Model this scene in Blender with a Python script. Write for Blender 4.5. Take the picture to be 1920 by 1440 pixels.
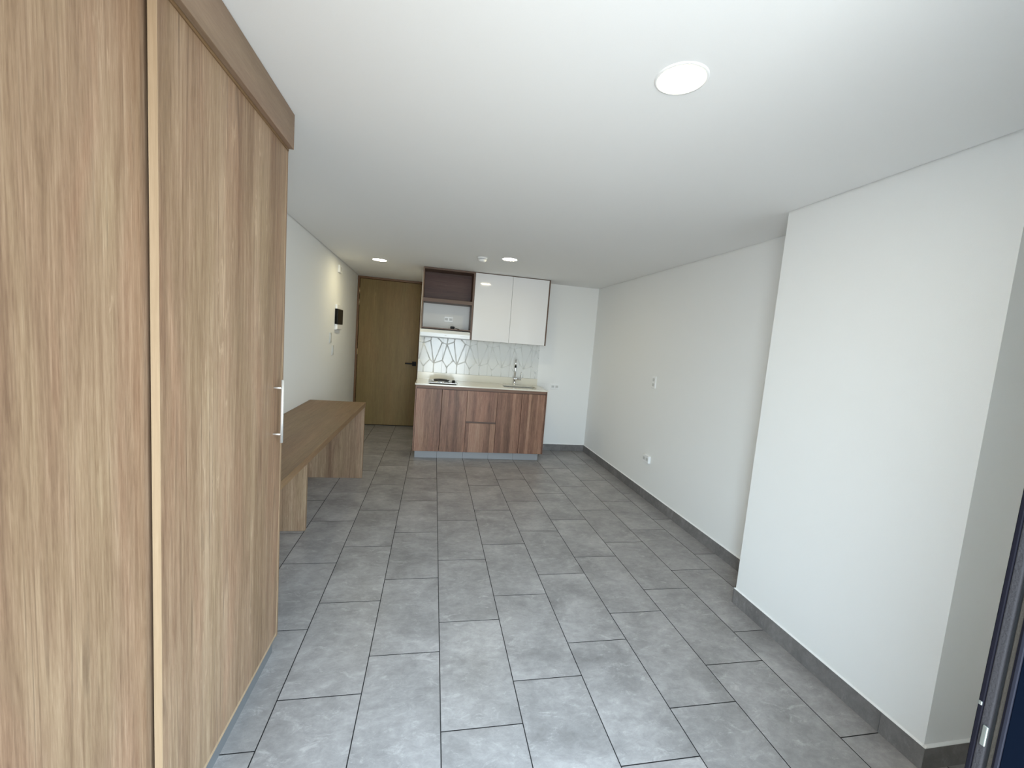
import bpy, bmesh, math, random
from mathutils import Vector, Matrix
random.seed(7)
sc = bpy.context.scene
for o in list(bpy.data.objects): bpy.data.objects.remove(o)

# ------------------------------------------------------------------ camera
F_PX, YAW, PITCH, ROLL = 766.69, 0.19454, 0.10108, 0.07950
CAM = Vector((-0.10895, -0.18260, 1.46722))
cy, sy, cp, sp = math.cos(YAW), math.sin(YAW), math.cos(PITCH), math.sin(PITCH)
fwd = Vector((sy * cp, cy * cp, -sp)); rgt = Vector((cy, -sy, 0)); upv = rgt.cross(fwd)
c, s = math.cos(ROLL), math.sin(ROLL)
r2 = c * rgt + s * upv; u2 = -s * rgt + c * upv
cd = bpy.data.cameras.new('camera'); cam = bpy.data.objects.new('camera', cd)
sc.collection.objects.link(cam)
cam.matrix_world = Matrix.Translation(CAM) @ Matrix((r2, u2, -fwd)).transposed().to_4x4()
cd.sensor_fit = 'HORIZONTAL'; cd.sensor_width = 36; cd.lens = F_PX / 1920 * 36
cd.clip_start = 0.02; cd.clip_end = 200
sc.camera = cam

# ------------------------------------------------------------------ light
sc.view_settings.view_transform = 'Standard'; sc.view_settings.look = 'None'
sc.view_settings.exposure = 0.95; sc.view_settings.gamma = 1; sc.view_settings.use_curve_mapping = False
sc.cycles.use_denoising = True
sc.cycles.max_bounces = 16; sc.cycles.diffuse_bounces = 12; sc.cycles.glossy_bounces = 6
sc.cycles.sample_clamp_indirect = 8
w = bpy.data.worlds.new('daylight'); sc.world = w; w.use_nodes = True
nt = w.node_tree; nt.nodes.clear()
wo = nt.nodes.new('ShaderNodeOutputWorld'); bg = nt.nodes.new('ShaderNodeBackground')
tc = nt.nodes.new('ShaderNodeTexCoord'); sx = nt.nodes.new('ShaderNodeSeparateXYZ')
mr = nt.nodes.new('ShaderNodeMapRange'); cr = nt.nodes.new('ShaderNodeValToRGB')
mr.inputs['From Min'].default_value = -1; mr.inputs['From Max'].default_value = 1
nt.links.new(tc.outputs['Generated'], sx.inputs[0]); nt.links.new(sx.outputs['Z'], mr.inputs['Value'])
nt.links.new(mr.outputs[0], cr.inputs[0]); nt.links.new(cr.outputs[0], bg.inputs[0])
nt.links.new(bg.outputs[0], wo.inputs[0])
e = cr.color_ramp.elements
e[0].position = 0.0; e[0].color = (0.22, 0.235, 0.24, 1)
e[1].position = 1.0; e[1].color = (0.62, 0.83, 1.04, 1)
for p_, c_ in ((0.40, (0.38, 0.40, 0.40)), (0.455, (0.76, 0.84, 0.88)), (0.54, (0.80, 0.95, 1.06)), (0.62, (0.70, 0.89, 1.04))):
    q = e.new(p_); q.color = (*c_, 1)
bg.inputs['Strength'].default_value = 8.6
# portal: tells the sampler where the daylight comes in, gives off nothing itself
pd = bpy.data.lights.new('balcony_portal', 'AREA'); pd.shape = 'RECTANGLE'; pd.size = 1.05; pd.size_y = 2.2
pd.cycles.is_portal = True
po = bpy.data.objects.new('balcony_portal', pd); sc.collection.objects.link(po)
po.location = (0.1975, -0.005, 1.1); po.rotation_euler = (math.radians(90), 0, 0)
LAMP = 44.0

# ------------------------------------------------------------------ dimensions
ZC = 2.291
TW, TL = 0.31568, 0.6
def lwx(y): return -1.245 - 0.01446 * (y - 3.285)
YB, YD, XR = 5.25, 6.45, 2.078
JX = 0.72   # plane of the balcony door jamb

# ------------------------------------------------------------------ materials
def newmat(name):
    m = bpy.data.materials.new(name); m.use_nodes = True
    n = m.node_tree.nodes; b = n['Principled BSDF']
    return m, n, m.node_tree.links, b
def plain(name, col, rough=0.5, metal=0.0, bump=0, bscale=400, coat=0, spec=0.5):
    m, n, l, b = newmat(name)
    b.inputs['Base Color'].default_value = (*col, 1); b.inputs['Roughness'].default_value = rough
    b.inputs['Metallic'].default_value = metal; b.inputs['Coat Weight'].default_value = coat
    b.inputs['Specular IOR Level'].default_value = spec
    t = n.new('ShaderNodeTexCoord'); no = n.new('ShaderNodeTexNoise')
    no.inputs['Scale'].default_value = bscale; no.inputs['Detail'].default_value = 3
    l.new(t.outputs['Object'], no.inputs['Vector'])
    mx = n.new('ShaderNodeMix'); mx.data_type = 'RGBA'; mx.blend_type = 'MULTIPLY'
    mx.inputs[0].default_value = 0.03; mx.inputs[6].default_value = (*col, 1)
    l.new(no.outputs['Fac'], mx.inputs[7]); l.new(mx.outputs[2], b.inputs['Base Color'])
    if bump:
        bp = n.new('ShaderNodeBump'); bp.inputs['Strength'].default_value = bump; bp.inputs['Distance'].default_value = 0.001
        l.new(no.outputs['Fac'], bp.inputs['Height']); l.new(bp.outputs[0], b.inputs['Normal'])
    return m
def ramp(n, stops):
    r = n.new('ShaderNodeValToRGB'); el = r.color_ramp.elements
    el[0].position, el[0].color = stops[0][0], (*stops[0][1], 1)
    el[1].position, el[1].color = stops[-1][0], (*stops[-1][1], 1)
    for p, c in stops[1:-1]:
        q = el.new(p); q.color = (*c, 1)
    return r
def wood(name, cols, axis=2, rough=0.5, fine=60, band=7, seed=0, contrast=1.0, cath=0.35, plank=0):
    """wood-grain laminate; grain runs along `axis`"""
    m, n, l, b = newmat(name)
    t = n.new('ShaderNodeTexCoord'); oi = n.new('ShaderNodeObjectInfo')
    ad = n.new('ShaderNodeVectorMath'); ad.operation = 'ADD'
    sc_ = n.new('ShaderNodeVectorMath'); sc_.operation = 'SCALE'
    cmb = n.new('ShaderNodeCombineXYZ')
    for i in range(3): l.new(oi.outputs['Random'], cmb.inputs[i])
    l.new(cmb.outputs[0], sc_.inputs[0]); sc_.inputs['Scale'].default_value = 13.7 + seed
    l.new(t.outputs['Object'], ad.inputs[0]); l.new(sc_.outputs[0], ad.inputs[1])
    def nz(scx, sca, detail, rgh, dist=0.0):
        mp = n.new('ShaderNodeMapping'); v = [scx] * 3; v[axis] = sca; mp.inputs['Scale'].default_value = v
        l.new(ad.outputs[0], mp.inputs['Vector'])
        q = n.new('ShaderNodeTexNoise'); q.inputs['Scale'].default_value = 1; q.inputs['Detail'].default_value = detail
        q.inputs['Roughness'].default_value = rgh; q.inputs['Distortion'].default_value = dist
        l.new(mp.outputs[0], q.inputs['Vector']); return q.outputs['Fac']
    f1 = nz(band, 0.35, 3, 0.55, 0.25)       # broad bands
    f2 = nz(fine, 3.6, 6, 0.72, 0.3)                # fibres
    f3 = nz(band * 2.2, 2.1, 5, 0.65, 1.1)     # figure
    f4 = nz(fine * 3.0, 22, 3, 0.6)
    def mm(op, a, bb):
        q = n.new('ShaderNodeMath'); q.operation = op
        for i, x in enumerate((a, bb)):
            if isinstance(x, (int, float)): q.inputs[i].default_value = x
            else: l.new(x, q.inputs[i])
        return q.outputs[0]
    v = mm('ADD', mm('MULTIPLY', f1, 0.30), mm('MULTIPLY', f2, 0.30))
    v = mm('ADD', v, mm('MULTIPLY', f3, 0.24)); v = mm('ADD', v, mm('MULTIPLY', f4, 0.16))
    v = mm('ADD', mm('MULTIPLY', mm('SUBTRACT', v, 0.5), 2.6 * contrast), 0.5)
    if plank:
        # boards of differing tone side by side
        mp = n.new('ShaderNodeMapping'); vv = [plank] * 3; vv[axis] = 0.0; mp.inputs['Scale'].default_value = vv
        l.new(ad.outputs[0], mp.inputs['Vector'])
        vo = n.new('ShaderNodeTexVoronoi'); vo.feature = 'F1'; vo.inputs['Scale'].default_value = 1
        l.new(mp.outputs[0], vo.inputs['Vector'])
        sp_ = n.new('ShaderNodeSeparateXYZ'); l.new(vo.outputs['Color'], sp_.inputs[0])
        v = mm('ADD', v, mm('MULTIPLY', mm('SUBTRACT', sp_.outputs[0], 0.5), 0.5))
    r = ramp(n, cols); l.new(v, r.inputs[0]); out = r.outputs[0]
    if cath:
        # dark cathedral figure lines
        mp = n.new('ShaderNodeMapping'); vv = [band * 0.9] * 3; vv[axis] = 0.22; mp.inputs['Scale'].default_value = vv
        l.new(ad.outputs[0], mp.inputs['Vector'])
        q = n.new('ShaderNodeTexNoise'); q.inputs['Scale'].default_value = 1; q.inputs['Detail'].default_value = 1.5
        l.new(mp.outputs[0], q.inputs['Vector'])
        s1 = mm('SINE', mm('MULTIPLY', q.outputs['Fac'], 90), 0)
        mk = mm('MULTIPLY', mm('MAXIMUM', mm('SUBTRACT', s1, 0.55), 0), mm('MAXIMUM', mm('SUBTRACT', f3, 0.47), 0))
        mk = mm('MINIMUM', mm('MULTIPLY', mk, 11 * cath), 0.55)
        mx = n.new('ShaderNodeMix'); mx.data_type = 'RGBA'; l.new(mk, mx.inputs[0]); l.new(out, mx.inputs[6])
        mx.inputs[7].default_value = (*[x * 0.62 for x in cols[0][1]], 1); out = mx.outputs[2]
    if cath:
        h1 = nz(band * 0.7, 1.1, 3, 0.6, 0.5)
        hr = ramp(n, [(0.34, (0.975, 1.0, 0.965)), (0.5, (1, 1, 1)), (0.66, (1.045, 0.985, 0.985))]); l.new(h1, hr.inputs[0])
        mh = n.new('ShaderNodeMix'); mh.data_type = 'RGBA'; mh.blend_type = 'MULTIPLY'; mh.inputs[0].default_value = 1
        l.new(out, mh.inputs[6]); l.new(hr.outputs[0], mh.inputs[7]); out = mh.outputs[2]
        q2 = nz(band * 3.6, 4.2, 3, 0.6, 2.2)
        pk = mm('MULTIPLY', mm('MAXIMUM', mm('SUBTRACT', q2, 0.60), 0), mm('MAXIMUM', mm('SUBTRACT', f1, 0.50), 0))
        pk = mm('MINIMUM', mm('MULTIPLY', pk, 60 * cath), 0.5)
        mp2 = n.new('ShaderNodeMix'); mp2.data_type = 'RGBA'; l.new(pk, mp2.inputs[0]); l.new(out, mp2.inputs[6])
        mp2.inputs[7].default_value = (*[min(1, x * 1.25) for x in cols[-1][1]], 1); out = mp2.outputs[2]
    l.new(out, b.inputs['Base Color']); b.inputs['Roughness'].default_value = rough; b.inputs['Specular IOR Level'].default_value = 0.3
    bp = n.new('ShaderNodeBump'); bp.inputs['Strength'].default_value = 0.18; bp.inputs['Distance'].default_value = 0.0008
    l.new(f2, bp.inputs['Height']); l.new(bp.outputs[0], b.inputs['Normal'])
    return m
OAK = [(0.0, (0.135, 0.078, 0.046)), (0.35, (0.215, 0.135, 0.081)), (0.62, (0.285, 0.190, 0.118)), (1.0, (0.39, 0.280, 0.185))]
m_oak = wood('light oak laminate', OAK, 2, 0.46, fine=130, band=11, contrast=1.4, cath=0.6)
m_oak_y = wood('light oak laminate, grain lengthwise', [(p, (a * 0.90, b * 0.86, c * 0.74)) for p, (a, b, c) in OAK], 1, 0.46, fine=110, band=10, seed=3)  # oak tones yellowed: warm light near the desk put into the colour
m_edge = wood('pale oak edge band', [(0, (0.30, 0.205, 0.12)), (0.5, (0.39, 0.275, 0.17)), (1, (0.48, 0.35, 0.225))], 2, 0.45, fine=160, band=30, cath=0)
m_entry = wood('ochre oak veneer', [(0.0, (0.130, 0.080, 0.024)), (0.4, (0.180, 0.118, 0.040)), (0.7, (0.215, 0.145, 0.052)), (1.0, (0.27, 0.19, 0.076))], 2, 0.45, fine=50, band=7, seed=5)
m_entryf = plain('brown door frame lacquer', (0.15, 0.07, 0.022), 0.4)
WAL = [(0.0, (0.095, 0.050, 0.035)), (0.3, (0.19, 0.100, 0.068)), (0.6, (0.30, 0.165, 0.11)), (1.0, (0.42, 0.26, 0.18))]
m_wal = wood('rustic walnut laminate', WAL, 2, 0.42, fine=60, band=9, seed=8, contrast=1.15, plank=9)
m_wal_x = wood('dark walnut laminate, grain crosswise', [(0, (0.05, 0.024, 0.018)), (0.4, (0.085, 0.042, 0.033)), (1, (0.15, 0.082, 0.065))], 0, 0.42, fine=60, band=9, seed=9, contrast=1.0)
m_wald = plain('walnut edge band', (0.125, 0.072, 0.048), 0.5)
m_wall = plain('white wall paint', (0.86, 0.86, 0.84), 0.75, bump=0.25, bscale=500, spec=0.3)
m_ceil = plain('white ceiling paint', (0.85, 0.85, 0.84), 0.8, bump=0.2, bscale=600, spec=0.3)
m_gap = plain('shadow gap', (0.10, 0.10, 0.095), 0.9, spec=0)
m_gloss = plain('white gloss lacquer', (0.84, 0.83, 0.83), 0.07, coat=0.3)
m_tilew = plain('white glazed relief tile', (0.74, 0.745, 0.725), 0.12, spec=0.38)
m_stone = plain('cream quartz', (0.76, 0.72, 0.62), 0.12, bscale=900)
m_hood = plain('white enamel', (0.80, 0.82, 0.82), 0.25)
m_grey = plain('grey print', (0.35, 0.36, 0.37), 0.5)
m_plas = plain('white plastic', (0.88, 0.88, 0.87), 0.3)
m_plas2 = plain('pale grey plastic and plate shade', (0.62, 0.62, 0.60), 0.4)  # grey plastic parts; on the left wall switch plates it carries painted shade
m_blk = plain('black plastic', (0.008, 0.0075, 0.007), 0.45, spec=0.15)
m_smoke = plain('smoked plastic cover', (0.008, 0.0075, 0.006), 0.3, spec=0.12)
m_iron = plain('dark heating coil', (0.05, 0.045, 0.04), 0.45, metal=0.6)
m_steel = plain('brushed steel', (0.62, 0.61, 0.59), 0.22, metal=1.0)
m_chrome = plain('chrome', (0.75, 0.75, 0.76), 0.08, metal=1.0)
m_satin = plain('satin nickel', (0.86, 0.84, 0.80), 0.5, metal=0.85)
m_brass = plain('brass hinge', (0.75, 0.60, 0.36), 0.35, metal=0.9)
m_plinth = plain('grey plinth tile', (0.33, 0.33, 0.335), 0.4)
m_alu = plain('dark aluminium', (0.0055, 0.005, 0.008), 0.5, spec=0.08)
m_blue = plain('blue-black painted metal', (0.0012, 0.0030, 0.0075), 0.4, spec=0.06)
m_pile = plain('grey brush pile', (0.034, 0.031, 0.032), 0.95, spec=0.0, bump=1.0, bscale=350)
m_tan = plain('tan brush pile', (0.040, 0.034, 0.028), 0.95, spec=0.0, bump=1.0, bscale=350)
m_rub = plain('black rubber', (0.006, 0.006, 0.007), 0.7)
m_lat = plain('bright latch metal', (0.40, 0.43, 0.40), 0.3, metal=0.9)
m_blocker = plain('light blocker grey', (0.62, 0.64, 0.66), 0.8)  # used only for the added light-blocking wall outside
def concrete(name, attr, k=1.0, rough=0.32):
    m, n, l, b = newmat(name)
    t = n.new('ShaderNodeTexCoord'); at = n.new('ShaderNodeAttribute'); at.attribute_name = attr
    ad = n.new('ShaderNodeVectorMath'); ad.operation = 'ADD'
    sc_ = n.new('ShaderNodeVectorMath'); sc_.operation = 'SCALE'; sc_.inputs['Scale'].default_value = 40
    l.new(at.outputs['Color'], sc_.inputs[0]); l.new(t.outputs['Object'], ad.inputs[0]); l.new(sc_.outputs[0], ad.inputs[1])
    def nz(scale, detail, rgh, dist, st=(1, 1, 1)):
        mp = n.new('ShaderNodeMapping'); mp.inputs['Scale'].default_value = st; l.new(ad.outputs[0], mp.inputs['Vector'])
        q = n.new('ShaderNodeTexNoise'); q.inputs['Scale'].default_value = scale; q.inputs['Detail'].default_value = detail
        q.inputs['Roughness'].default_value = rgh; q.inputs['Distortion'].default_value = dist
        l.new(mp.outputs[0], q.inputs['Vector']); return q.outputs['Fac']
    a = nz(3.2, 6, 0.62, 0.5, (1, 1.2, 1)); bb = nz(18, 9, 0.80, 0.4, (1, 1.6, 1)); d = nz(1.1, 3, 0.5, 0)
    g = lambda x, tint=(1.02, 0.965, 0.94): tuple(x * k * q for q in tint)
    r = ramp(n, [(0.34, g(0.185)), (0.45, g(0.25)), (0.55, g(0.325)), (0.68, g(0.44))])
    s1 = n.new('ShaderNodeMath'); s1.operation = 'MULTIPLY_ADD'; s1.inputs[1].default_value = 0.45
    l.new(bb, s1.inputs[0])
    s2 = n.new('ShaderNodeMath'); s2.operation = 'MULTIPLY'; s2.inputs[1].default_value = 0.55; l.new(a, s2.inputs[0]); l.new(s2.outputs[0], s1.inputs[2])
    l.new(s1.outputs[0], r.inputs[0])
    # chalky wisps
    wsp = ramp(n, [(0.0, (0, 0, 0)), (0.55, (0, 0, 0)), (0.68, (1, 1, 1)), (1.0, (1, 1, 1))])
    ws = nz(11, 9, 0.80, 0.6, (1, 1.7, 1)); l.new(ws, wsp.inputs[0])
    mx = n.new('ShaderNodeMix'); mx.data_type = 'RGBA'
    mf = n.new('ShaderNodeMath'); mf.operation = 'MULTIPLY'; mf.inputs[1].default_value = 0.52
    l.new(wsp.outputs[0], mf.inputs[0]); l.new(mf.outputs[0], mx.inputs[0]); l.new(r.outputs[0], mx.inputs[6])
    mx.inputs[7].default_value = (*g(0.56), 1)
    l.new(mx.outputs[2], b.inputs['Base Color'])
    rr = n.new('ShaderNodeMapRange'); rr.inputs['To Min'].default_value = rough - 0.06; rr.inputs['To Max'].default_value = rough + 0.12
    l.new(d, rr.inputs['Value']); l.new(rr.outputs[0], b.inputs['Roughness'])
    bp = n.new('ShaderNodeBump'); bp.inputs['Strength'].default_value = 0.15; bp.inputs['Distance'].default_value = 0.001
    l.new(bb, bp.inputs['Height']); l.new(bp.outputs[0], b.inputs['Normal'])
    return m
m_tile = concrete('grey concrete-look porcelain', 'tile_id')
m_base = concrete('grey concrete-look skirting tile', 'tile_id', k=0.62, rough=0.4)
m_grout = plain('dark grout', (0.030, 0.028, 0.028), 0.95, spec=0.1)
def emis(name, col, st):
    m, n, l, b = newmat(name)
    b.inputs['Base Color'].default_value = (0.9, 0.9, 0.88, 1)
    b.inputs['Emission Color'].default_value = (*col, 1); b.inputs['Emission Strength'].default_value = st
    return m
m_led = emis('lit LED diffuser', (1.0, 0.89, 0.56), LAMP)

# ------------------------------------------------------------------ mesh helpers
class B:
    def __init__(s): s.bm = bmesh.new(); s.mi = 0
    def box(s, x0, x1, y0, y1, z0, z1, bev=0.0, seg=2, mi=None):
        r = bmesh.ops.create_cube(s.bm, size=1)
        vs = r['verts']
        for v in vs:
            v.co = Vector(((x0 + x1) / 2 + v.co.x * (x1 - x0), (y0 + y1) / 2 + v.co.y * (y1 - y0), (z0 + z1) / 2 + v.co.z * (z1 - z0)))
        fs = {f for v in vs for f in v.link_faces}
        if bev:
            es = list({e for v in vs for e in v.link_edges})
            q = bmesh.ops.bevel(s.bm, geom=es, offset=bev, segments=seg, affect='EDGES', profile=0.5)
            fs = set(q['faces']) | {f for f in fs if f.is_valid}
        for f in fs: f.material_index = s.mi if mi is None else mi
        return s
    def cyl(s, p0, p1, r, r1=None, seg=32):
        p0, p1 = Vector(p0), Vector(p1); d = p1 - p0
        q = bmesh.ops.create_cone(s.bm, cap_ends=True, segments=seg, radius1=r, radius2=r if r1 is None else r1, depth=d.length)
        M = Matrix.Translation((p0 + p1) / 2) @ d.to_track_quat('Z', 'Y').to_matrix().to_4x4()
        bmesh.ops.transform(s.bm, matrix=M, verts=q['verts'])
        for f in {f for v in q['verts'] for f in v.link_faces}:
            f.material_index = s.mi; f.smooth = len(f.verts) == 4
        return s
    def lathe(s, prof, c, seg=48):
        """profile of (radius, z) about a vertical axis through c"""
        rings = []
        for r, z in prof:
            rings.append([s.bm.verts.new((c[0] + r * math.cos(a), c[1] + r * math.sin(a), c[2] + z)) for a in [2 * math.pi * i / seg for i in range(seg)]] if r > 1e-6 else [s.bm.verts.new((c[0], c[1], c[2] + z))])
        for a, b in zip(rings, rings[1:]):
            for i in range(seg):
                j = (i + 1) % seg
                vs = [a[i % len(a)], a[j % len(a)], b[j % len(b)], b[i % len(b)]]
                vs = list(dict.fromkeys(vs))
                if len(vs) > 2:
                    f = s.bm.faces.new(vs); f.smooth = True; f.material_index = s.mi
        return s
    def tube(s, pts, r, seg=16, cap=True):
        pts = [Vector(p) for p in pts]; rings = []
        nrm = None
        for i, p in enumerate(pts):
            d = (pts[min(i + 1, len(pts) - 1)] - pts[max(i - 1, 0)]).normalized()
            if nrm is None:
                nrm = d.orthogonal().normalized()
            nrm = (nrm - d * nrm.dot(d)).normalized(); bn = d.cross(nrm)
            rings.append([s.bm.verts.new(p + r * (math.cos(a) * nrm + math.sin(a) * bn)) for a in [2 * math.pi * k / seg for k in range(seg)]])
        for a, b in zip(rings, rings[1:]):
            for i in range(seg):
                f = s.bm.faces.new((a[i], a[(i + 1) % seg], b[(i + 1) % seg], b[i])); f.smooth = True; f.material_index = s.mi
        if cap:
            for rg in (rings[0][::-1], rings[-1]):
                f = s.bm.faces.new(rg); f.material_index = s.mi
        return s
    def prism(s, poly, axis, a, b):
        """extrude a 2-D polygon along axis from a to b"""
        def P(u, v, w):
            return {0: (w, u, v), 1: (u, w, v), 2: (u, v, w)}[axis]
        A = [s.bm.verts.new(P(u, v, a)) for u, v in poly]; C_ = [s.bm.verts.new(P(u, v, b)) for u, v in poly]
        n = len(poly)
        for i in range(n):
            f = s.bm.faces.new((A[i], A[(i + 1) % n], C_[(i + 1) % n], C_[i])); f.material_index = s.mi
        for fv in (A[::-1], C_):
            f = s.bm.faces.new(fv); f.material_index = s.mi
        return s
def part(name, b, mats, parent=None, label=None, world=True):
    bm = b.bm if isinstance(b, B) else b
    bmesh.ops.recalc_face_normals(bm, faces=bm.faces)
    if parent is not None and world:
        o0 = parent
        off = Vector((0, 0, 0))
        while o0 is not None:
            off += o0.location; o0 = o0.parent
        bmesh.ops.translate(bm, verts=bm.verts, vec=-off)
    me = bpy.data.meshes.new(name); bm.to_mesh(me); bm.free()
    for m in (mats if isinstance(mats, (list, tuple)) else [mats]): me.materials.append(m)
    o = bpy.data.objects.new(name, me); sc.collection.objects.link(o)
    if parent: o.parent = parent
    if label: o['label'] = label
    return o
def thing(name, label, cat, loc=(0, 0, 0), rz=0, group=None):
    o = bpy.data.objects.new(name, None); sc.collection.objects.link(o)
    o.empty_display_size = 0.1; o.location = loc; o.rotation_euler = (0, 0, rz)
    o['label'] = label; o['category'] = cat
    if group: o['group'] = group
    return o
def struct(name, b, mats):
    o = part(name, b, mats); o['kind'] = 'structure'; return o

# ------------------------------------------------------------------ floor
fb = bmesh.new()
lay = fb.loops.layers.float_color.new('tile_id')
g = 0.0020
Y0F, Y1F, X0F, X1F = 0.0, 6.6, -1.30, 2.32
def quad(bm, x0, x1, y0, y1, z, mi, rnd):
    f = bm.faces.new([bm.verts.new(p) for p in ((x0, y0, z), (x1, y0, z), (x1, y1, z), (x0, y1, z))])
    f.material_index = mi
    for lp in f.loops: lp[lay] = rnd
    return f
for k in range(-5, 8):
    for j in range(-4, 12):
        y0 = 1.212 + 0.2 * k + 0.6 * j
        a0, a1 = max(k * TW, X0F), min((k + 1) * TW, X1F); b0, b1 = max(y0, Y0F), min(y0 + TL, Y1F)
        if a1 - a0 < 0.01 or b1 - b0 < 0.01: continue
        rnd = (random.random(), random.random(), random.random(), 1)
        x0, x1, yy0, yy1 = a0 + g, a1 - g, b0 + g, b1 - g
        quad(fb, x0, x1, yy0, yy1, 0, 0, rnd)
        for (p, q) in (((x0, yy0), (x1, yy0)), ((x1, yy0), (x1, yy1)), ((x1, yy1), (x0, yy1)), ((x0, yy1), (x0, yy0))):
            f = fb.faces.new([fb.verts.new(v) for v in ((p[0], p[1], 0), (q[0], q[1], 0), (q[0], q[1], -0.003), (p[0], p[1], -0.003))])
            f.material_index = 1
quad(fb, X0F, X1F, Y0F, Y1F, -0.0022, 1, (0, 0, 0, 1))
struct('floor', fb, [m_tile, m_grout])
# ------------------------------------------------------------------ shell
b = B().prism([(lwx(-0.0), -0.0), (lwx(6.6), 6.6), (lwx(6.6) - 0.12, 6.6), (lwx(0) - 0.12, 0)], 2, -0.02, 2.40); struct('wall_left', b, m_wall)
b = B().box(XR, XR + 0.25, 1.84, YB + 0.12, -0.02, 2.40); struct('wall_right', b, m_wall)
# projecting pier of the right wall (its face leans a hair, as the photo shows)
b = B()
vs = [b.bm.verts.new(p) for p in ((1.775, 0.872, -0.02), (1.775, 1.850, -0.02), (2.35, 1.850, -0.02), (2.35, 0.872, -0.02),
                                  (1.742, 0.866, 2.40), (1.748, 1.825, 2.40), (2.35, 1.825, 2.40), (2.35, 0.866, 2.40))]
for q in ((0, 1, 2, 3), (4, 5, 6, 7), (0, 1, 5, 4), (1, 2, 6, 5), (2, 3, 7, 6), (3, 0, 4, 7)): b.bm.faces.new([vs[i] for i in q])
struct('wall_pier', b, m_wall)
b = B().box(-0.300, XR + 0.25, YB, YB + 0.12, -0.02, 2.40); struct('wall_kitchen', b, m_wall)
b = B().box(-0.300, -0.20, YB + 0.12, YD + 0.02, -0.02, 2.40); struct('wall_partition', b, m_wall)
b = B().box(-1.42, -0.19, YD + 0.10, YD + 0.2, -0.02, 2.40); b.box(-0.340, -0.2, YD + 0.02, YD + 0.1, -0.02, 2.40); b.box(-1.34, -0.19, YD, YD + 0.1, 2.286, 2.40)
struct('wall_entry', b, m_wall)
# window wall: beside, beyond and above the balcony opening
b = B().box(-1.34, -0.325, 0.0, 0.04, -0.02, 2.40); b.box(JX + 0.029, 2.45, 0.0, 0.225, -0.02, 2.40); b.box(-0.325, JX + 0.029, 0.0, 0.10, 2.20, 2.40)
struct('wall_window', b, m_wall)
b = B().box(2.30, 2.45, 0.225, 0.9, -0.02, 2.40); struct('wall_niche', b, m_wall)
b = B().box(-0.62, -0.50, -0.55, -0.002, -0.02, 2.40); struct('wall_light_blocker', b, m_blocker)  # unseen wall added to keep outdoor light off the right of the ceiling
# ceiling board with shadow gaps along the side walls
G = 0.007
b = B().prism([(lwx(0.1) + G, 0.1), (2.30, 0.1), (2.30, 0.866), (1.742 - G, 0.866 - 0.0), (1.748 - G, 1.825), (XR - G, 1.825), (XR - G, YB), (-0.30, YB), (-0.30, YD + 0.1), (lwx(YD) + G, YD + 0.1)], 2, ZC, ZC + 0.02)
b.mi = 1
b.box(-1.40, 2.42, 0.0, 6.66, ZC + 0.02, ZC + 0.06)
struct('ceiling', b, [m_ceil, m_gap])

# skirting tiles
def skirting(name, runs, h=0.09, t=0.010):
    """runs: list of (x0,y0,x1,y1,nx,ny, joints[]) lengths cut into tiles"""
    bm = bmesh.new(); L = bm.loops.layers.float_color.new('tile_id')
    for (x0, y0, x1, y1, nx, ny, cuts) in runs:
        P0, P1 = Vector((x0, y0, 0)), Vector((x1, y1, 0)); N = Vector((nx, ny, 0)); ln = (P1 - P0).length; D = (P1 - P0) / ln
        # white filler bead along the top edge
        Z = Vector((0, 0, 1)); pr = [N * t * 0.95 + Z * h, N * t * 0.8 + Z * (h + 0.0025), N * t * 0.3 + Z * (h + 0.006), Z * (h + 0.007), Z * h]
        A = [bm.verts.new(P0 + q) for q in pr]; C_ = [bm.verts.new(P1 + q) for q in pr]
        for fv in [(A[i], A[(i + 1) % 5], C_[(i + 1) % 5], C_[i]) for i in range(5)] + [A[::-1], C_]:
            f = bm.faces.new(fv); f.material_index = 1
        cs = [0] + list(cuts) + [ln]
        for a, c_ in zip(cs, cs[1:]):
            if c_ - a < 0.004: continue
            rnd = (random.random(), random.random(), random.random(), 1)
            q = P0 + D * (a + 0.0008); r = P0 + D * (c_ - 0.0008)
            vs = [bm.verts.new(v) for v in (q, r, r + N * t, q + N * t)]
            ws = [bm.verts.new(v.co + Vector((0, 0, h))) for v in vs]
            for fv in (vs[::-1], ws, *[(vs[i], vs[(i + 1) % 4], ws[(i + 1) % 4], ws[i]) for i in range(4)]):
                f = bm.faces.new(fv)
                for lp in f.loops: lp[L] = rnd
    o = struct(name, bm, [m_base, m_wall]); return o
def cuts(l, off, st=0.6): return [off + i * st for i in range(20) if 0.01 < off + i * st < l - 0.01]
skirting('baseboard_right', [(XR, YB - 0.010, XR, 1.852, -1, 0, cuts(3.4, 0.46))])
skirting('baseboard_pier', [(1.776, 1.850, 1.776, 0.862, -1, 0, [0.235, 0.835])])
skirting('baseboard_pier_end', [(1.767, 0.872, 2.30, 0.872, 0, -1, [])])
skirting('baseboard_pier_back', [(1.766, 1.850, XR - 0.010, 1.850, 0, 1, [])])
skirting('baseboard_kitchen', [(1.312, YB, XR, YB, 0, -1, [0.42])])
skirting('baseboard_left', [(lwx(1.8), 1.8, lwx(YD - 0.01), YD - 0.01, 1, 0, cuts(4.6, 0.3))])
# a thin rounded plaster bead where the pier meets its skirting

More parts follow.
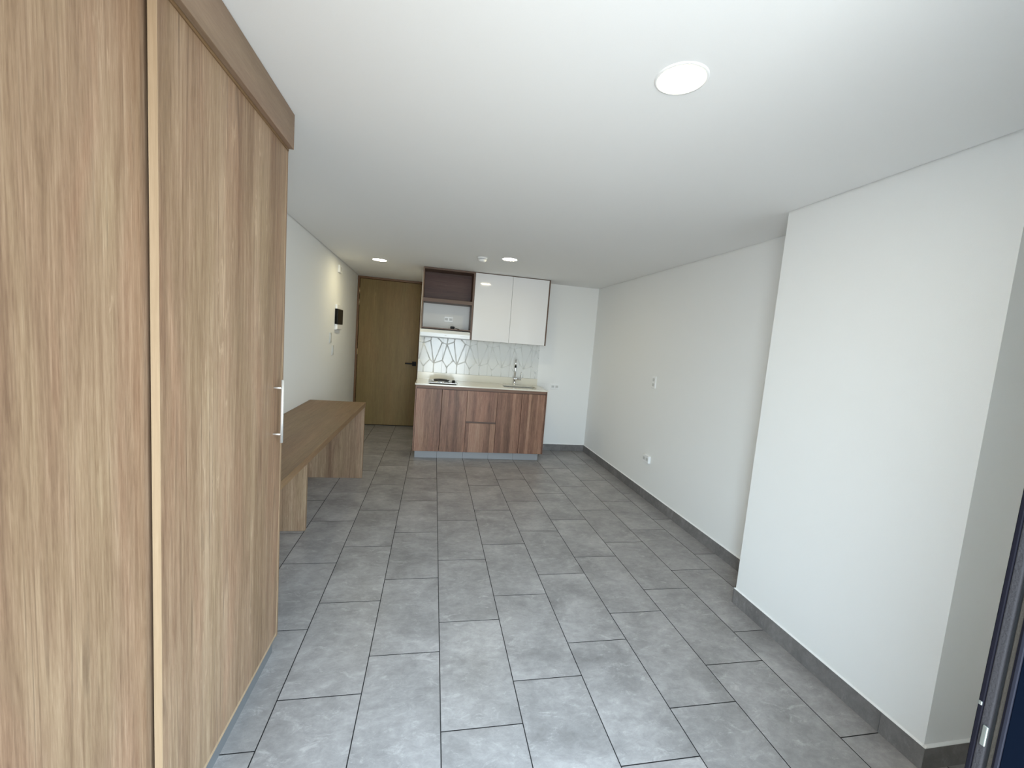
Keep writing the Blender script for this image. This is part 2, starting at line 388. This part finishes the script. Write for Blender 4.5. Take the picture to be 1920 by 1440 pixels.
# ------------------------------------------------------------------ entry door
d = thing('door_1', 'x', 'x', (-0.80, YD, 0)); del d['label']; del d['category']; d['kind'] = 'structure'
xl = lwx(YD)
b = B().box(xl + 0.002, xl + 0.030, YD - 0.02, YD + 0.10, 0, 2.286, 0.002); b.box(-0.352, -0.304, YD - 0.02, YD + 0.10, 0, 2.286, 0.002)
b.box(xl + 0.030, -0.352, YD - 0.02, YD + 0.10, 2.254, 2.286, 0.002)
part('door_frame', b, m_entryf, d)
leaf = part('door_leaf', B().box(xl + 0.034, -0.355, YD - 0.004, YD + 0.036, 0.012, 2.251, 0.002), m_entry, d)
part('threshold', B().box(xl + 0.03, -0.352, YD + 0.005, YD + 0.09, 0.0, 0.004), m_rub, d)
hx, hz = -0.400, 1.010
b = B().box(hx - 0.030, hx + 0.030, YD - 0.016, YD - 0.004, hz - 0.035, hz + 0.035, 0.003)
b.cyl((hx, YD - 0.016, hz), (hx, YD - 0.055, hz), 0.011)
b.box(hx - 0.135, hx + 0.012, YD - 0.066, YD - 0.050, hz - 0.011, hz + 0.011, 0.004)
part('door_handle', b, m_blk, leaf, 'black square-rose lever handle')
for z0, z1 in ((2.02, 2.11), (1.85, 1.94), (1.10, 1.19), (0.20, 0.29)):
    part('hinge', B().cyl((xl + 0.032, YD - 0.010, z0), (xl + 0.032, YD - 0.010, z1), 0.006, seg=16), m_brass, d)

# ------------------------------------------------------------------ balcony door jamb (right edge of the picture)
d = thing('door_2', 'x', 'x', (JX, 0.0, 0)); del d['label']; del d['category']; d['kind'] = 'structure'
KJ = (JX + 0.10895) / (1.0 + 0.10895)
S = lambda v: (v + 0.1826) * KJ - 0.1826   # depths and heights measured at x = 1.0 brought to the jamb plane
H = lambda z: CAM.z + (z - CAM.z) * KJ
y = [S(v) for v in (0.372, 0.3635, 0.350, 0.3435, 0.3365, 0.333, 0.3265)]
b = B()
b.box(JX, JX + 0.029, y[1], y[0], 0, 2.20, 0.0015)
b.box(JX + 0.010, JX + 0.029, y[5], y[1], 0, 2.20)
b.box(JX, JX + 0.0095, y[5], y[4], 0, 2.20, 0.0006)
part('door_frame', b, m_alu, d)
part('brush_seal', B().box(JX + 0.0004, JX + 0.010, y[2], y[1], 0, 2.20, 0.002, 3), m_pile, d, 'worn grey brush pile strip')
part('rubber_gasket', B().box(JX + 0.006, JX + 0.010, y[3], y[2], 0, 2.20), m_rub, d, 'black rubber gasket in its groove')
part('brush_seal', B().box(JX + 0.001, JX + 0.010, y[4], y[3], 0, 2.20, 0.001), m_tan, d, 'narrow tan brush pile strip')
b = B().box(JX - 0.0015, JX + 0.029, y[6], y[5], 0, 2.20, 0.001); part('outer_bead', b, plain('worn purple-grey edge', (0.014, 0.014, 0.020), 0.4, spec=0.15), d)
b = B().box(JX, JX + 0.029, 0.0, y[6], 0, 2.20, 0.001); part('jamb_face', b, m_blue, d, 'blue-black painted jamb face')
b = B().box(JX - 0.002, JX + 0.002, y[2] - 0.0004, y[1] - 0.004, H(0.750), H(0.792), 0.0015, 3)
part('strike_plate', b, m_lat, d, 'small bright worn strike plate')
b = B().box(JX - 0.0015, JX + 0.001, y[1] + 0.001, y[0] - 0.001, H(0.825), H(0.833), 0.001)
part('latch_screw', b, m_lat, d)

# ------------------------------------------------------------------ wardrobe
XW = -0.722
w_ = thing('wardrobe', 'tall light oak sliding-door wardrobe filling the left side up to the ceiling', 'wardrobe', (-0.97, 0.9, 0))
part('side_panel', B().box(lwx(1.7) + 0.002, -0.726, 1.672, 1.690, 0.075, 2.288, 0.001), m_oak, w_)
part('side_panel', B().box(-1.19, -0.726, 0.115, 0.133, 0.075, 2.288, 0.001), m_oak, w_)
part('bottom_board', B().box(-1.19, -0.7245, 0.133, 1.672, 0.086, 0.104, 0.001), m_edge, w_, 'pale oak bottom board under the doors')
part('top_board', B().box(-1.19, -0.745, 0.133, 1.672, 2.268, 2.288), m_oak_y, w_)
part('back_panel', B().box(-1.19, -1.18, 0.133, 1.672, 0.104, 2.268), m_oak, w_)
part('fascia', B().box(-0.7185, -0.700, 0.115, 1.672, 2.158, 2.289, 0.0015), wood('brown oak laminate', [(0, (0.16, 0.105, 0.068)), (0.5, (0.235, 0.160, 0.108)), (1, (0.32, 0.225, 0.155))], 1, 0.5, fine=60, band=8, cath=0.2), w_, 'browner oak fascia board under the ceiling')
part('fascia_backing', B().box(-0.744, -0.7185, 0.133, 1.672, 2.150, 2.268), m_oak_y, w_)
part('plinth', B().box(-1.15, -0.742, 0.12, 1.674, 0.0, 0.086), plain('dark grey plinth tile', (0.15, 0.155, 0.16), 0.45), w_, 'recessed grey tiled plinth')
sd = part('sliding_door', B().box(-0.738, XW, 0.885, 1.660, 0.106, 2.150, 0.0008), m_oak, w_)
part('edge_band', B().box(-0.7385, XW + 0.0005, 0.8835, 0.8855, 0.106, 2.150), m_edge, sd, 'pale oak edge band')
part('edge_band', B().box(-0.7385, XW + 0.0006, 1.6595, 1.6615, 0.106, 2.150), m_edge, sd, 'pale oak edge band')
b = B().cyl((-0.690, 1.575, 0.992), (-0.690, 1.575, 1.247), 0.0055, seg=24)
for z in (1.214, 1.026): b.cyl((XW - 0.002, 1.575, z), (-0.690, 1.575, z), 0.0036, seg=16)
part('handle', b, m_satin, sd, 'satin metal bar handle')
part('sliding_door', B().box(-0.768, -0.752, 0.140, 0.930, 0.106, 2.150, 0.0008), m_oak, w_)

# ------------------------------------------------------------------ desk
dk = thing('desk', 'long low light oak bench-like desk along the left wall, running out from behind the wardrobe', 'desk', (-1.0, 2.9, 0))
part('desktop', B().prism([(lwx(1.70) + 0.003, 1.700), (-0.748, 1.700), (-0.737, 4.020), (lwx(4.02) + 0.003, 4.020)], 2, 0.724, 0.764), m_oak_y, dk)
part('leg_panel', B().box(lwx(4.0) + 0.012, -0.741, 3.985, 4.018, 0.0, 0.724, 0.0015), m_oak, dk)
part('leg_panel', B().box(lwx(2.9) + 0.014, -0.943, 2.850, 2.886, 0.0, 0.724, 0.003), m_oak, dk)

# ------------------------------------------------------------------ kitchen base units
YF, ZB, ZT = 4.690, 0.096, 0.889
GR = 'walnut base cabinets under the worktop'
def base_unit(name, label, x0, x1, endl, endr, fronts, cat='cabinet'):
    t = thing(name, label, cat, ((x0 + x1) / 2, 4.96, 0), group=GR)
    b = B(); tl = 0.014
    xa, xb = x0 + 0.0004, x1 - 0.0004
    b.box(xa, xa + (tl if endl else 0.012), YF + (0.0 if endl else 0.020), YB - 0.003, ZB, ZT, 0.0005)
    b.box(xb - (tl if endr else 0.012), xb, YF + (0.0 if endr else 0.020), YB - 0.003, ZB, ZT, 0.0005)
    b.box(xa + 0.012, xb - 0.012, YF + 0.020, YB - 0.003, ZB, ZB + 0.016)
    b.box(xa + 0.012, xb - 0.012, YB - 0.012, YB - 0.003, ZB + 0.016, ZT)
    part('carcass', b, m_wal, t)
    part('top_rail', B().box(x0 + (tl if endl else 0.0), x1 - (tl if endr else 0.0), YF + 0.006, YF + 0.020, 0.858, ZT), wr, t)
    part('finger_groove', B().box(x0 + (tl if endl else 0), x1 - (tl if endr else 0), YF + 0.018, YF + 0.0198, 0.840, 0.858), m_wald, t)
    for kind, a0, a1, z0, z1 in fronts:
        part(kind, B().box(a0 + 0.0026, a1 - 0.0026, YF, YF + 0.018, z0, z1, 0.001), m_wal, t)
    return t
wr = wood('walnut rail', [(0, (0.15, 0.085, 0.06)), (0.5, (0.22, 0.125, 0.085)), (1, (0.29, 0.17, 0.12))], 0, 0.45, cath=0)
base_unit('base_cabinet', 'walnut two-door base cabinet under the hotplate, left end of the kitchen', -0.293, 0.320, True, False, [('cabinet_door', -0.279, 0.020, ZB, 0.848), ('cabinet_door', 0.020, 0.320, ZB, 0.848)])
t = base_unit('drawer_cabinet', 'walnut base cabinet with two deep drawers, middle of the kitchen', 0.320, 0.688, False, False, [('drawer', 0.320, 0.688, 0.478, 0.848), ('drawer', 0.320, 0.688, ZB, 0.456)])
part('finger_groove', B().box(0.321, 0.687, YF + 0.016, YF + 0.0195, 0.456, 0.478), m_wald, t)
base_unit('base_cabinet', 'walnut two-door base cabinet under the sink, right end of the kitchen', 0.688, 1.309, False, True, [('cabinet_door', 0.688, 0.992, ZB, 0.848), ('cabinet_door', 0.992, 1.295, ZB, 0.848)])
# tiled plinth
bm = B()
xs = [-0.266, 0.0, 0.3157, 0.6314, 0.947, 1.268]
for a, c_ in zip(xs, xs[1:]): bm.box(a + 0.0012, c_ - 0.0012, 4.752, 4.762, 0, ZB - 0.001)
bm.mi = 1; bm.box(-0.262, 1.264, 4.7615, 4.77, 0, ZB - 0.001)
bm.mi = 0; bm.box(-0.266, -0.256, 4.762, 5.24, 0, ZB - 0.001); bm.box(1.258, 1.268, 4.762, 5.24, 0, ZB - 0.001)
struct('trim_1', bm, [m_plinth, m_grout])

# ------------------------------------------------------------------ worktop with sink cut-out
def rrect(cx, cy_, hx, hy, r, n=8):
    pts = []
    for k, (sx_, sy_) in enumerate(((1, 1), (-1, 1), (-1, -1), (1, -1))):
        for i in range(n + 1):
            a = math.pi / 2 * (k + i / n); pts.append((cx + sx_ * (hx - r) + r * math.cos(a), cy_ + sy_ * (hy - r) + r * math.sin(a)))
    return pts
SX, SY, SHX, SHY = 1.000, 4.965, 0.215, 0.150
XA, XB_, YA, YBk, Z0, Z1 = -0.299, 1.314, 4.682, YB - 0.002, 0.8905, 0.906
inner = rrect(SX, SY, SHX, SHY, 0.05)
def outer_pt(x, y):
    dx, dy = x - SX, y - SY; ts = []
    if dx > 0: ts.append((XB_ - SX) / dx)
    if dx < 0: ts.append((XA - SX) / dx)
    if dy > 0: ts.append((YBk - SY) / dy)
    if dy < 0: ts.append((YA - SY) / dy)
    t = min(q for q in ts if q > 0); return (SX + dx * t, SY + dy * t)
# corners of the slab join the ring as extra points
ang = lambda p: math.atan2(p[1] - SY, p[0] - SX)
ring = [(ang(p), p, outer_pt(*p)) for p in inner]
for cpt in ((XA, YA), (XA, YBk), (XB_, YA), (XB_, YBk)):
    a = ang(cpt)
    best = sorted(ring, key=lambda q: abs(math.atan2(math.sin(q[0] - a), math.cos(q[0] - a))))[0]
    ring[ring.index(best)] = (best[0], best[1], cpt)
b = B(); n = len(ring)
def lvl(z): return [b.bm.verts.new((*q[1], z)) for q in ring], [b.bm.verts.new((*q[2], z)) for q in ring]
it, ot = lvl(Z1); ib, ob = lvl(Z0)
for i in range(n):
    j = (i + 1) % n
    b.bm.faces.new((it[i], it[j], ot[j], ot[i])); b.bm.faces.new((ib[i], ob[i], ob[j], ib[j]))
    b.bm.faces.new((ot[i], ot[j], ob[j], ob[i])); b.bm.faces.new((it[i], ib[i], ib[j], it[j]))
wt = thing('worktop', 'cream stone kitchen worktop lying over the walnut base cabinets', 'countertop', (0.5, 4.96, Z0))
part('slab', b, m_stone, wt)
struct('trim_2', B().box(-0.299, 1.306, 5.232, YB - 0.001, Z1, 0.996, 0.001), m_stone)   # stone upstand along the wall
# sink
sk = thing('sink', 'undermounted stainless steel sink let into the right end of the worktop', 'sink', (SX, SY, 0.74))
b = B(); prev = None
levels = [(0.012, Z0 - 0.0006, 0.055), (0.0, Z0 - 0.0006, 0.05), (0.0, 0.80, 0.05), (-0.02, 0.765, 0.06), (-0.05, 0.750, 0.05)]
for k, (dd, z, rr_) in enumerate(levels):
    cur = [b.bm.verts.new((*q, z)) for q in rrect(SX, SY, SHX + dd, SHY + dd, rr_)]
    if prev:
        for i in range(len(cur)):
            f = b.bm.faces.new((prev[i], prev[(i + 1) % len(cur)], cur[(i + 1) % len(cur)], cur[i])); f.smooth = k > 1
    prev = cur
b.bm.faces.new(prev)
part('basin', b, m_steel, sk)
part('drain', B().lathe([(0.0, 0.003), (0.028, 0.003), (0.040, 0.006), (0.042, 0.001)], (SX, SY, 0.7505)), m_chrome, sk)
# tap
tp = thing('faucet', 'tall chrome gooseneck tap with a side lever behind the sink', 'faucet', (0.975, 5.165, Z1))
FX, FY = 0.975, 5.165
b = B().lathe([(0, 0), (0.027, 0), (0.027, 0.006), (0.021, 0.010), (0.021, 0.062), (0.024, 0.066), (0.024, 0.098), (0.014, 0.106), (0.0, 0.106)], (FX, FY, Z1))
part('body', b, m_chrome, tp)
part('lever_housing', B().cyl((FX - 0.03, FY, Z1 + 0.082), (FX + 0.085, FY, Z1 + 0.082), 0.018), m_chrome, tp)
part('lever', B().cyl((FX + 0.076, FY, Z1 + 0.095), (FX + 0.083, FY - 0.004, Z1 + 0.178), 0.0045, 0.0035, seg=16), m_chrome, tp)
pts = [(FX, FY, Z1 + 0.10), (FX, FY, Z1 + 0.20)]
pts += [(FX - 0.2 * 0.055 * (1 - math.cos(a)), FY - 0.98 * 0.055 * (1 - math.cos(a)), Z1 + 0.290 + 0.055 * math.sin(a)) for a in [math.pi * i / 18 for i in range(19)]]
pts += [(FX - 0.022, FY - 0.108, Z1 + 0.262)]
part('spout', B().tube(pts, 0.0115), m_chrome, tp)
part('nozzle', B().cyl((FX - 0.022, FY - 0.108, Z1 + 0.264), (FX - 0.022, FY - 0.108, Z1 + 0.236), 0.0135, 0.014, seg=24), m_blk, tp, 'black nozzle tip')
# hotplate
hb = thing('hotplate', 'single-coil electric hotplate with steel top and black knob on the worktop', 'hotplate', (0.02, 4.86, Z1))
b = B().box(-0.148, 0.192, 4.722, 5.01, Z1 + 0.010, Z1 + 0.020, 0.003)
part('steel_top', b, plain('dull steel', (0.42, 0.41, 0.39), 0.35, metal=1.0), hb)
part('base', B().box(-0.135, 0.180, 4.73, 4.995, Z1, Z1 + 0.009), m_blk, hb)
HX, HY = 0.000, 4.865; zt = Z1 + 0.020
part('drip_ring', B().lathe([(0.118, 0.0), (0.118, 0.006), (0.108, 0.010), (0.098, 0.004), (0.0, 0.001)], (HX, HY, zt)), m_chrome, hb)
pts = [(HX + r * math.cos(a), HY + r * math.sin(a), zt + 0.018) for a, r in [(2 * math.pi * 4 * i / 160, 0.018 + 0.074 * i / 160) for i in range(161)]]
pts += [(HX + 0.10, HY, zt + 0.012)]
b = B().tube(pts, 0.0068, seg=10)
for k in range(3):
    a = 2 * math.pi * k / 3 + 0.5; b.cyl((HX, HY, zt + 0.008), (HX + 0.098 * math.cos(a), HY + 0.098 * math.sin(a), zt + 0.008), 0.004, seg=8)
part('coil', b, m_iron, hb)
part('knob', B().lathe([(0.0, 0.030), (0.014, 0.030), (0.018, 0.024), (0.020, 0.0)], (0.148, 4.785, zt)), m_blk, hb)

# ------------------------------------------------------------------ splashback with relief
sb = thing('splashback', 'glossy white relief-tiled splashback between worktop and wall cabinets', 'splashback', (0.5, 5.24, 0.996))
PW = 0.300
x0s = 0.005 - PW
b = B(); edges = [-0.299] + [x0s + PW * k for k in range(1, 6)] + [1.305]
tilesx = [v for v in edges]
for a, c_ in zip(tilesx, tilesx[1:]): b.box(a + 0.0006, c_ - 0.0006, 5.240, YB - 0.001, 0.997, 1.4545, 0.001)
part('tiles', b, m_tilew, sb)
N = dict(C=(0.058, 1.373), T=(0.066, 1.454), G=(0.146, 1.410), G2=(0.157, 1.454), D=(0.008, 1.164), E=(0.148, 1.169), F=(0.069, 1.075), F2=(0.071, 0.998),
         Bp=(0.199, 1.119), B=(-0.101, 1.119), Bd=(0.199, 0.998), K=(-0.006, 1.394), K2=(-0.069, 1.454), Dd=(0.008, 0.998), Kt=(-0.004, 1.538))
SEG = [('C', 'T'), ('C', 'G'), ('G', 'G2'), ('G', 'Bp'), ('C', 'D'), ('C', 'E'), ('D', 'F'), ('E', 'F'), ('F', 'F2'), ('E', 'Bp'), ('Bp', 'Bd'), ('K', 'C'), ('K', 'B'), ('K', 'K2'), ('B', 'D')]
def clipseg(p, q, xa, xb):
    (x1, z1), (x2, z2) = p, q
    if x1 > x2: x1, z1, x2, z2 = x2, z2, x1, z1
    if x2 <= xa or x1 >= xb: return None
    if x1 < xa: z1 += (z2 - z1) * (xa - x1) / (x2 - x1); x1 = xa
    if x2 > xb: z2 = z1 + (z2 - z1) * (xb - x1) / (x2 - x1); x2 = xb
    return (x1, z1), (x2, z2)
b = B()
def ridge(p, q, w=0.0085, h=0.0026):
    P, Q = Vector((p[0], 0, p[1])), Vector((q[0], 0, q[1])); D = (Q - P)
    if D.length < 0.01: return
    D.normalize(); Nn = Vector((-D.z, 0, D.x)); prof = [(-w, 0.0002), (-w * 0.55, -h * 0.8), (0, -h), (w * 0.55, -h * 0.8), (w, 0.0002)]
    A = [b.bm.verts.new(P + Nn * u + Vector((0, 5.240 + v, 0))) for u, v in prof]; C_ = [b.bm.verts.new(Q + Nn * u + Vector((0, 5.240 + v, 0))) for u, v in prof]
    for i in range(4):
        f = b.bm.faces.new((A[i], A[i + 1], C_[i + 1], C_[i])); f.smooth = True
    b.bm.faces.new(A); b.bm.faces.new(C_[::-1])
for k in range(-2, 6):
    for a, c_ in SEG:
        p, q = N[a], N[c_]
        r = clipseg((p[0] + k * PW, p[1]), (q[0] + k * PW, q[1]), -0.296, 1.302)
        if r: ridge(*r)
part('relief_ribs', b, m_tilew, sb)

# ------------------------------------------------------------------ wall cabinets
YU = 4.950
t = thing('shelf_cabinet', 'open-fronted walnut wall unit with one shelf above the range hood', 'cabinet', (0.03, 5.1, 1.55))
b = B().box(-0.284, -0.268, YU, YB - 0.001, 1.553, 2.289, 0.0005)
part('side_panel', b, wood('walnut side', [(0, (0.14, 0.09, 0.06)), (0.5, (0.20, 0.135, 0.09)), (1, (0.27, 0.185, 0.13))], 2, 0.45), t)
part('side_panel', B().box(0.322, 0.344, YU, YB - 0.001, 1.457, 2.289, 0.0005), m_wald, t)
part('top_panel', B().box(-0.268, 0.322, YU, YB - 0.001, 2.268, 2.289, 0.0005), m_wald, t)
part('shelf', B().box(-0.268, 0.322, YU + 0.001, YB - 0.012, 1.882, 1.924, 0.0005), m_wald, t)
part('bottom_panel', B().box(-0.268, 0.322, YU + 0.002, YB - 0.012, 1.560, 1.574, 0.0005), m_wald, t)
part('back_panel', B().box(-0.268, 0.322, 5.205, 5.215, 1.924, 2.268), m_wal_x, t)
t = thing('wall_cabinet', 'glossy white two-door wall cabinet with walnut end panel above the sink', 'cabinet', (0.82, 5.1, 1.457))
b = B().box(0.3445, 1.284, YU + 0.020, YB - 0.001, 1.457, 1.475); b.box(0.3445, 1.284, YU + 0.020, YB - 0.001, 2.272, 2.289)
b.box(0.3445, 1.284, 5.235, YB - 0.001, 1.475, 2.272); b.box(0.3445, 0.36, YU + 0.02, 5.235, 1.475, 2.272)
part('carcass', b, m_plas, t)
part('end_panel', B().box(1.285, 1.301, YU - 0.001, YB - 0.001, 1.455, 2.289, 0.0005), m_wald, t)
part('top_filler', B().box(0.3445, 1.285, YU + 0.004, YU + 0.019, 2.283, 2.289), m_wald, t)
for a0, a1 in ((0.346, 0.8135), (0.8165, 1.284)):
    part('cabinet_door', B().box(a0, a1, YU, YU + 0.018, 1.457, 2.281, 0.0012), m_gloss, t)
# hood
t = thing('range_hood', 'slim white range hood under the open walnut wall unit', 'range hood', (0.025, 5.1, 1.463))
b = B(); prof = [(4.915, 1.463), (4.915, 1.510), (4.955, 1.548), (5.236, 1.548), (5.236, 1.463)]
b.prism(prof, 0, -0.283, 0.319)
bmesh.ops.bevel(b.bm, geom=[e for e in b.bm.edges], offset=0.0015, segments=1, affect='EDGES')
part('housing', b, m_hood, t)
part('underside_grille', B().box(-0.26, 0.30, 4.93, 5.22, 1.459, 1.4632), m_grey, t)
b = B()
for k in range(7): b.box(0.205 + k * 0.013, 0.214 + k * 0.013, 4.9135, 4.916, 1.485, 1.492)
part('control_marks', b, m_plas2, t, 'row of faint grey switch marks')
part('lower_trim', B().box(-0.281, 0.317, 4.9145, 4.925, 1.450, 1.4632), m_grey, t, 'dark strip along the lower front edge')
part('badge', B().box(0.010, 0.034, 4.9137, 4.916, 1.484, 1.492, 0.0005), m_plas2, t)
part('vent_slots', (lambda q: [q.box(-0.06 + k * 0.020, -0.048 + k * 0.020, 4.958, 4.985, 1.5475, 1.5490) for k in range(10)] and q)(B()), m_grey, t)
# plug lying on shelf bottom
t = thing('power_plug', 'black power plug with a short cord lying in the open wall unit', 'plug', (0.10, 5.06, 1.575))
b = B().box(0.078, 0.130, 5.03, 5.065, 1.5745, 1.607, 0.009, 3); part('plug_body', b, m_blk, t)
b = B().tube([(0.128, 5.048, 1.590), (0.150, 5.045, 1.585), (0.172, 5.05, 1.579), (0.19, 5.08, 1.5785), (0.18, 5.13, 1.5785), (0.17, 5.20, 1.5785)], 0.0036, seg=10); part('cord', b, m_blk, t)

# ------------------------------------------------------------------ wall plates
def plate(name, label, cat, loc, rz, w, h, dp, items, mat=None, group=None):
    """plate facing local -Y"""
    t = thing(name, label, cat, loc, rz, group)
    part('cover_plate', B().box(-w / 2, w / 2, -dp, 0.0, -h / 2, h / 2, min(0.003, dp * 0.4), 2), mat or m_plas, t, world=False)
    for nm, x0, x1, z0, z1, mm_, pr in items:
        part(nm, B().box(x0, x1, -dp - pr, -dp + 0.0008, z0, z1, 0.0008 if pr > 0.001 else 0), mm_, t, world=False)
    return t
def duplex():
    it = []
    for cx in (-0.028, 0.028):
        it.append(('socket_outlet', cx - 0.020, cx + 0.020, -0.016, 0.016, m_plas2, 0.0015))
    return it
def slots(t, w):
    for cx in (-0.028, 0.028):
        b = B()
        for dx in (-0.006, 0.006): b.box(cx + dx - 0.0016, cx + dx + 0.0016, -w - 0.0019, -w - 0.0008, -0.003, 0.006)
        b.cyl((cx, -w - 0.0018, -0.009), (cx, -w - 0.0008, -0.009), 0.0022, seg=12)
        part('slots', b, m_grey, t, world=False)
t = plate('wall_socket', 'white double wall socket on the kitchen wall beside the worktop', 'socket', (1.566, YB, 0.905), 0, 0.120, 0.072, 0.008, duplex()); slots(t, 0.008)
t = plate('wall_socket', 'white wall socket inside the open walnut unit', 'socket', (0.056, YB, 1.698), 0, 0.112, 0.070, 0.010, duplex()); slots(t, 0.010)
R_ = math.radians(-90)
t = plate('light_switch', 'upright white switch plate halfway up the right wall', 'switch', (XR, 3.562, 1.182), R_, 0.072, 0.118, 0.008,
          [('rocker', -0.018, 0.018, 0.010, 0.040, m_plas2, 0.0025), ('rocker', -0.018, 0.018, -0.040, -0.010, m_plas2, 0.0025)])
t = plate('wall_socket', 'white surface socket box low on the right wall', 'socket', (XR, 3.520, 0.408), R_, 0.112, 0.072, 0.026, duplex()); slots(t, 0.026)
L_ = math.radians(90) - (-0.01446)
Lz = lambda y: (lwx(y) + 0.0002, y)
t = plate('light_switch', 'white switch plate on the left wall, upper of two near the entry door', 'switch', (*Lz(4.775), 1.358), L_, 0.075, 0.115, 0.010, [('rocker', -0.020, 0.020, -0.035, 0.035, m_plas2, 0.003)], m_plas2)  # white plate given grey plastic: its shaded side put into the colour
t = plate('light_switch', 'white switch plate on the left wall, lower of two near the entry door', 'switch', (*Lz(4.905), 1.212), L_, 0.075, 0.115, 0.010, [('rocker', -0.020, 0.020, -0.035, 0.035, m_plas2, 0.003)], m_plas2)  # grey body stands in for shade on this white plate too
t = plate('junction_cover', 'small white cover box on the left wall just under the ceiling', 'wall box', (*Lz(5.13), 2.172), L_, 0.145, 0.085, 0.022, [('sensor_window', -0.030, 0.030, -0.025, 0.025, m_plas2, 0.001)])
t = thing('breaker_panel', 'white wall breaker box with a black smoked door near the entry', 'breaker panel', (*Lz(5.12), 1.60), L_)
part('housing', B().box(-0.145, 0.145, -0.024, 0, -0.148, 0.150, 0.006, 3), m_plas, t, world=False)
part('smoked_door', B().box(-0.152, 0.150, -0.034, -0.002, -0.082, 0.098, 0.004, 3), m_smoke, t, world=False)
part('lower_cover', B().box(-0.138, 0.140, -0.031, -0.020, -0.142, -0.084, 0.005, 3), m_plas, t, world=False)

# ------------------------------------------------------------------ ceiling fittings
def downlight(label, x, y, r):
    t = thing('downlight', label, 'ceiling light', (x, y, ZC), group='round recessed ceiling lights')
    part('trim_ring', B().lathe([(r + 0.012, 0.0), (r + 0.010, -0.003), (r + 0.002, -0.004), (r, 0.0), (r, -0.0005)], (0, 0, 0), 64), m_plas, t, world=False)
    part('diffuser', B().lathe([(0.0, -0.0012), (r, -0.0012)], (0, 0, 0), 64), m_led, t, 'glowing round diffuser', world=False)
downlight('large lit round downlight nearest, on the ceiling above the middle of the room', 0.571, 1.025, 0.066)
downlight('lit round downlight by the left wall in front of the entry door', -0.779, 4.865, 0.076)
downlight('lit round downlight right of the smoke detector, in front of the white wall cabinet', 0.585, 3.965, 0.072)
t = thing('smoke_detector', 'small white round smoke detector on the ceiling before the kitchen', 'smoke detector', (0.318, 4.03, ZC))
part('base', B().lathe([(0.0, 0.0), (0.050, 0.0), (0.050, -0.010), (0.046, -0.014), (0.0, -0.014)], (0, 0, 0)), m_plas, t, world=False)
part('sensor_cage', B().lathe([(0.038, -0.014), (0.036, -0.024), (0.0, -0.024)], (0, 0, 0)), m_grey, t, world=False)
b = B().lathe([(0.0, -0.024), (0.042, -0.024), (0.040, -0.034), (0.028, -0.044), (0.0, -0.046)], (0, 0, 0))
for k in range(12):
    a = 2 * math.pi * k / 12; b.box(0.0385 * math.cos(a) - 0.002, 0.0385 * math.cos(a) + 0.002, 0.0385 * math.sin(a) - 0.002, 0.0385 * math.sin(a) + 0.002, -0.025, -0.013)
part('cap', b, m_plas, t, world=False)
